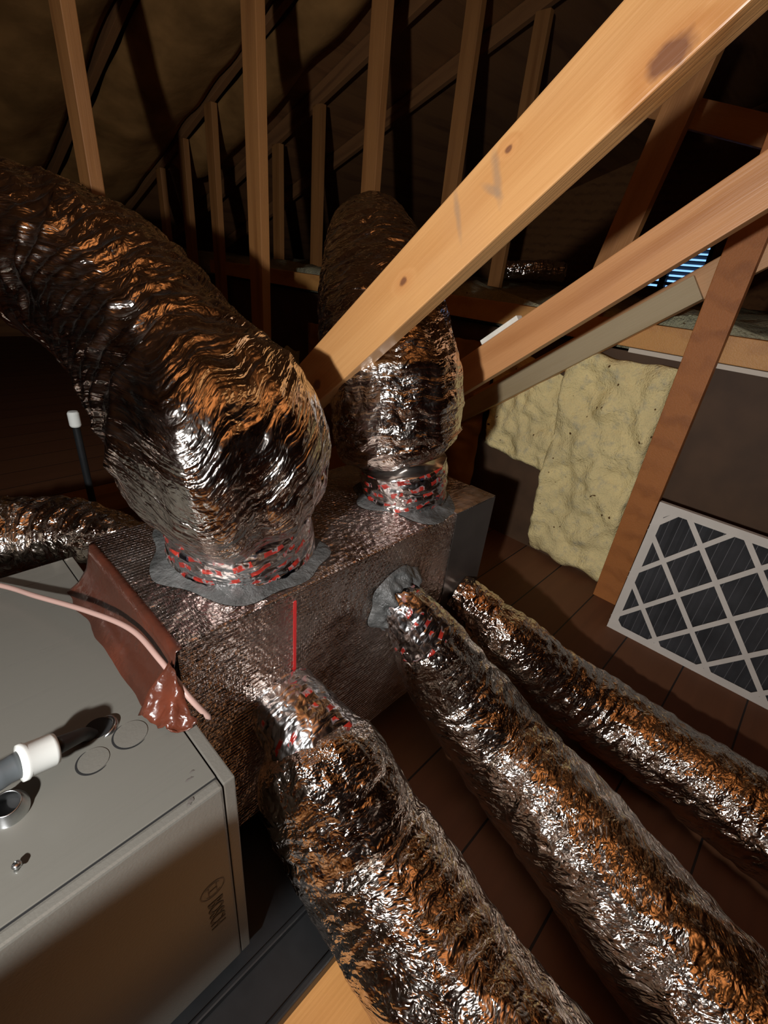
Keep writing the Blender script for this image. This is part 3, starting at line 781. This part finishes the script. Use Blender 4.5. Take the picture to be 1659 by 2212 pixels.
duct('flexible_duct', 'middle floor duct of crinkled foil between the other two floor ducts',
     [(.612, .490, -.068, .052), (.618, .462, -.078, .056), (.630, .435, -.105, .062), (.644, .418, -.135, .070)],
     [(.640, .425, -.122, .066), (.656, .404, -.165, .080), (.695, .360, -.262, .098), (.716, .285, -.33, .106), (.722, .205, -.378, .111), (.690, .034, -.398, .114), (.645, -.114, -.402, .115), (.60, -.3, -.402, .115), (.56, -.6, -.402, .115)],
     (foil_mat('foil_jacket_fine', off=11.0, crink=1.4, ring=.5, tint=(.82, .77, .70)), M_tape3), big=.008, helix=.0007, seed=21.0)
duct('flexible_duct', 'slimmest floor duct of brown looking foil, on the right beside the filter',
     [(.866, .490, -.170, .046), (.872, .465, -.178, .050), (.882, .430, -.195, .054), (.893, .40, -.212, .058)],
     [(.888, .408, -.206, .052), (.90, .360, -.236, .066), (.935, .30, -.288, .080), (.985, .22, -.36, .090), (1.033, .103, -.412, .097), (1.035, -.068, -.419, .098), (1.028, -.192, -.419, .098), (1.0, -.45, -.419, .098), (.98, -.7, -.419, .098)],
     (foil_mat('foil_jacket_dull', off=17.0, crink=1.3, ring=.4, tint=(.78, .71, .63)), foil_mat('foil_collar', off=19.0, crink=1.3, tint=(.75, .6, .5))), big=.007, helix=.0012, seed=30.0)
duct('flexible_duct', 'low foil duct leaving the back of the plenum leftwards behind the cabinet',
     None,
     [(.235, .832, .022, .054), (.222, .90, .020, .058), (.185, .99, .008, .066), (.12, 1.06, -.005, .076), (.03, 1.075, 0, .082), (-.2, 1.10, 0, .082), (-.7, 1.15, 0, .082)],
     (M_foil3,), big=.010, helix=.002, seed=40.0, seg=110)
duct('flexible_duct', 'blurred bit of foil duct at the right edge above the knee wall',
     None,
     [(1.86, .16, .56, .05), (1.92, .14, .64, .055), (2.0, .05, .70, .06), (2.15, -.15, .74, .06)],
     (M_foil2,), big=.012, helix=.002, seed=50.0, seg=80)
duct('flexible_duct', 'distant scrap of shiny duct beyond the second truss post',
     None,
     [(3.2, 1.95, .58, .05), (3.3, 1.75, .60, .055), (3.4, 1.6, .60, .055)],
     (M_foil2,), big=.014, helix=.002, seed=60.0, seg=60)
# boards lying on the floor at far left
tag(newbox('floor_joist', -.6, 1.1, 2.05, 2.14, FZ, FZ+.09, M_pine[0]), 'board on edge on the floor at far left behind the low duct', 'beam')
pp = thing('vent_pipe', 'small plumbing pipe with a pale cap left of the largest duct', 'pipe', (.115, 1.5, FZ))
bm = bmesh.new(); lathe(bm, [(.0005, .0), (.010, 0), (.010, 0.584), (.0005, 0.584)], 24); link('pipe', bm, M_black, pp, smooth=False)
bm = bmesh.new(); lathe(bm, [(.0005, 0.577), (.013, 0.577), (.015, 0.581), (.015, 0.615), (.012, 0.620), (.0005, 0.621)], 28); link('cap', bm, M_white, pp, smooth=False)
pp.location = (0.346, 1.5, FZ)
batt('insulation_batt', 1.369, ((1.95, 0.146), (1.86, 0.146), (1.86, -.515), (1.95, -.515)), M_fiber2, 'sliver of pale green batt seen between the largest duct and the near diagonal', .03, 23.0, .01)
sc.cycles.use_denoising = True
sc.cycles.max_bounces = 6
sc.cycles.sample_clamp_indirect = 6.0
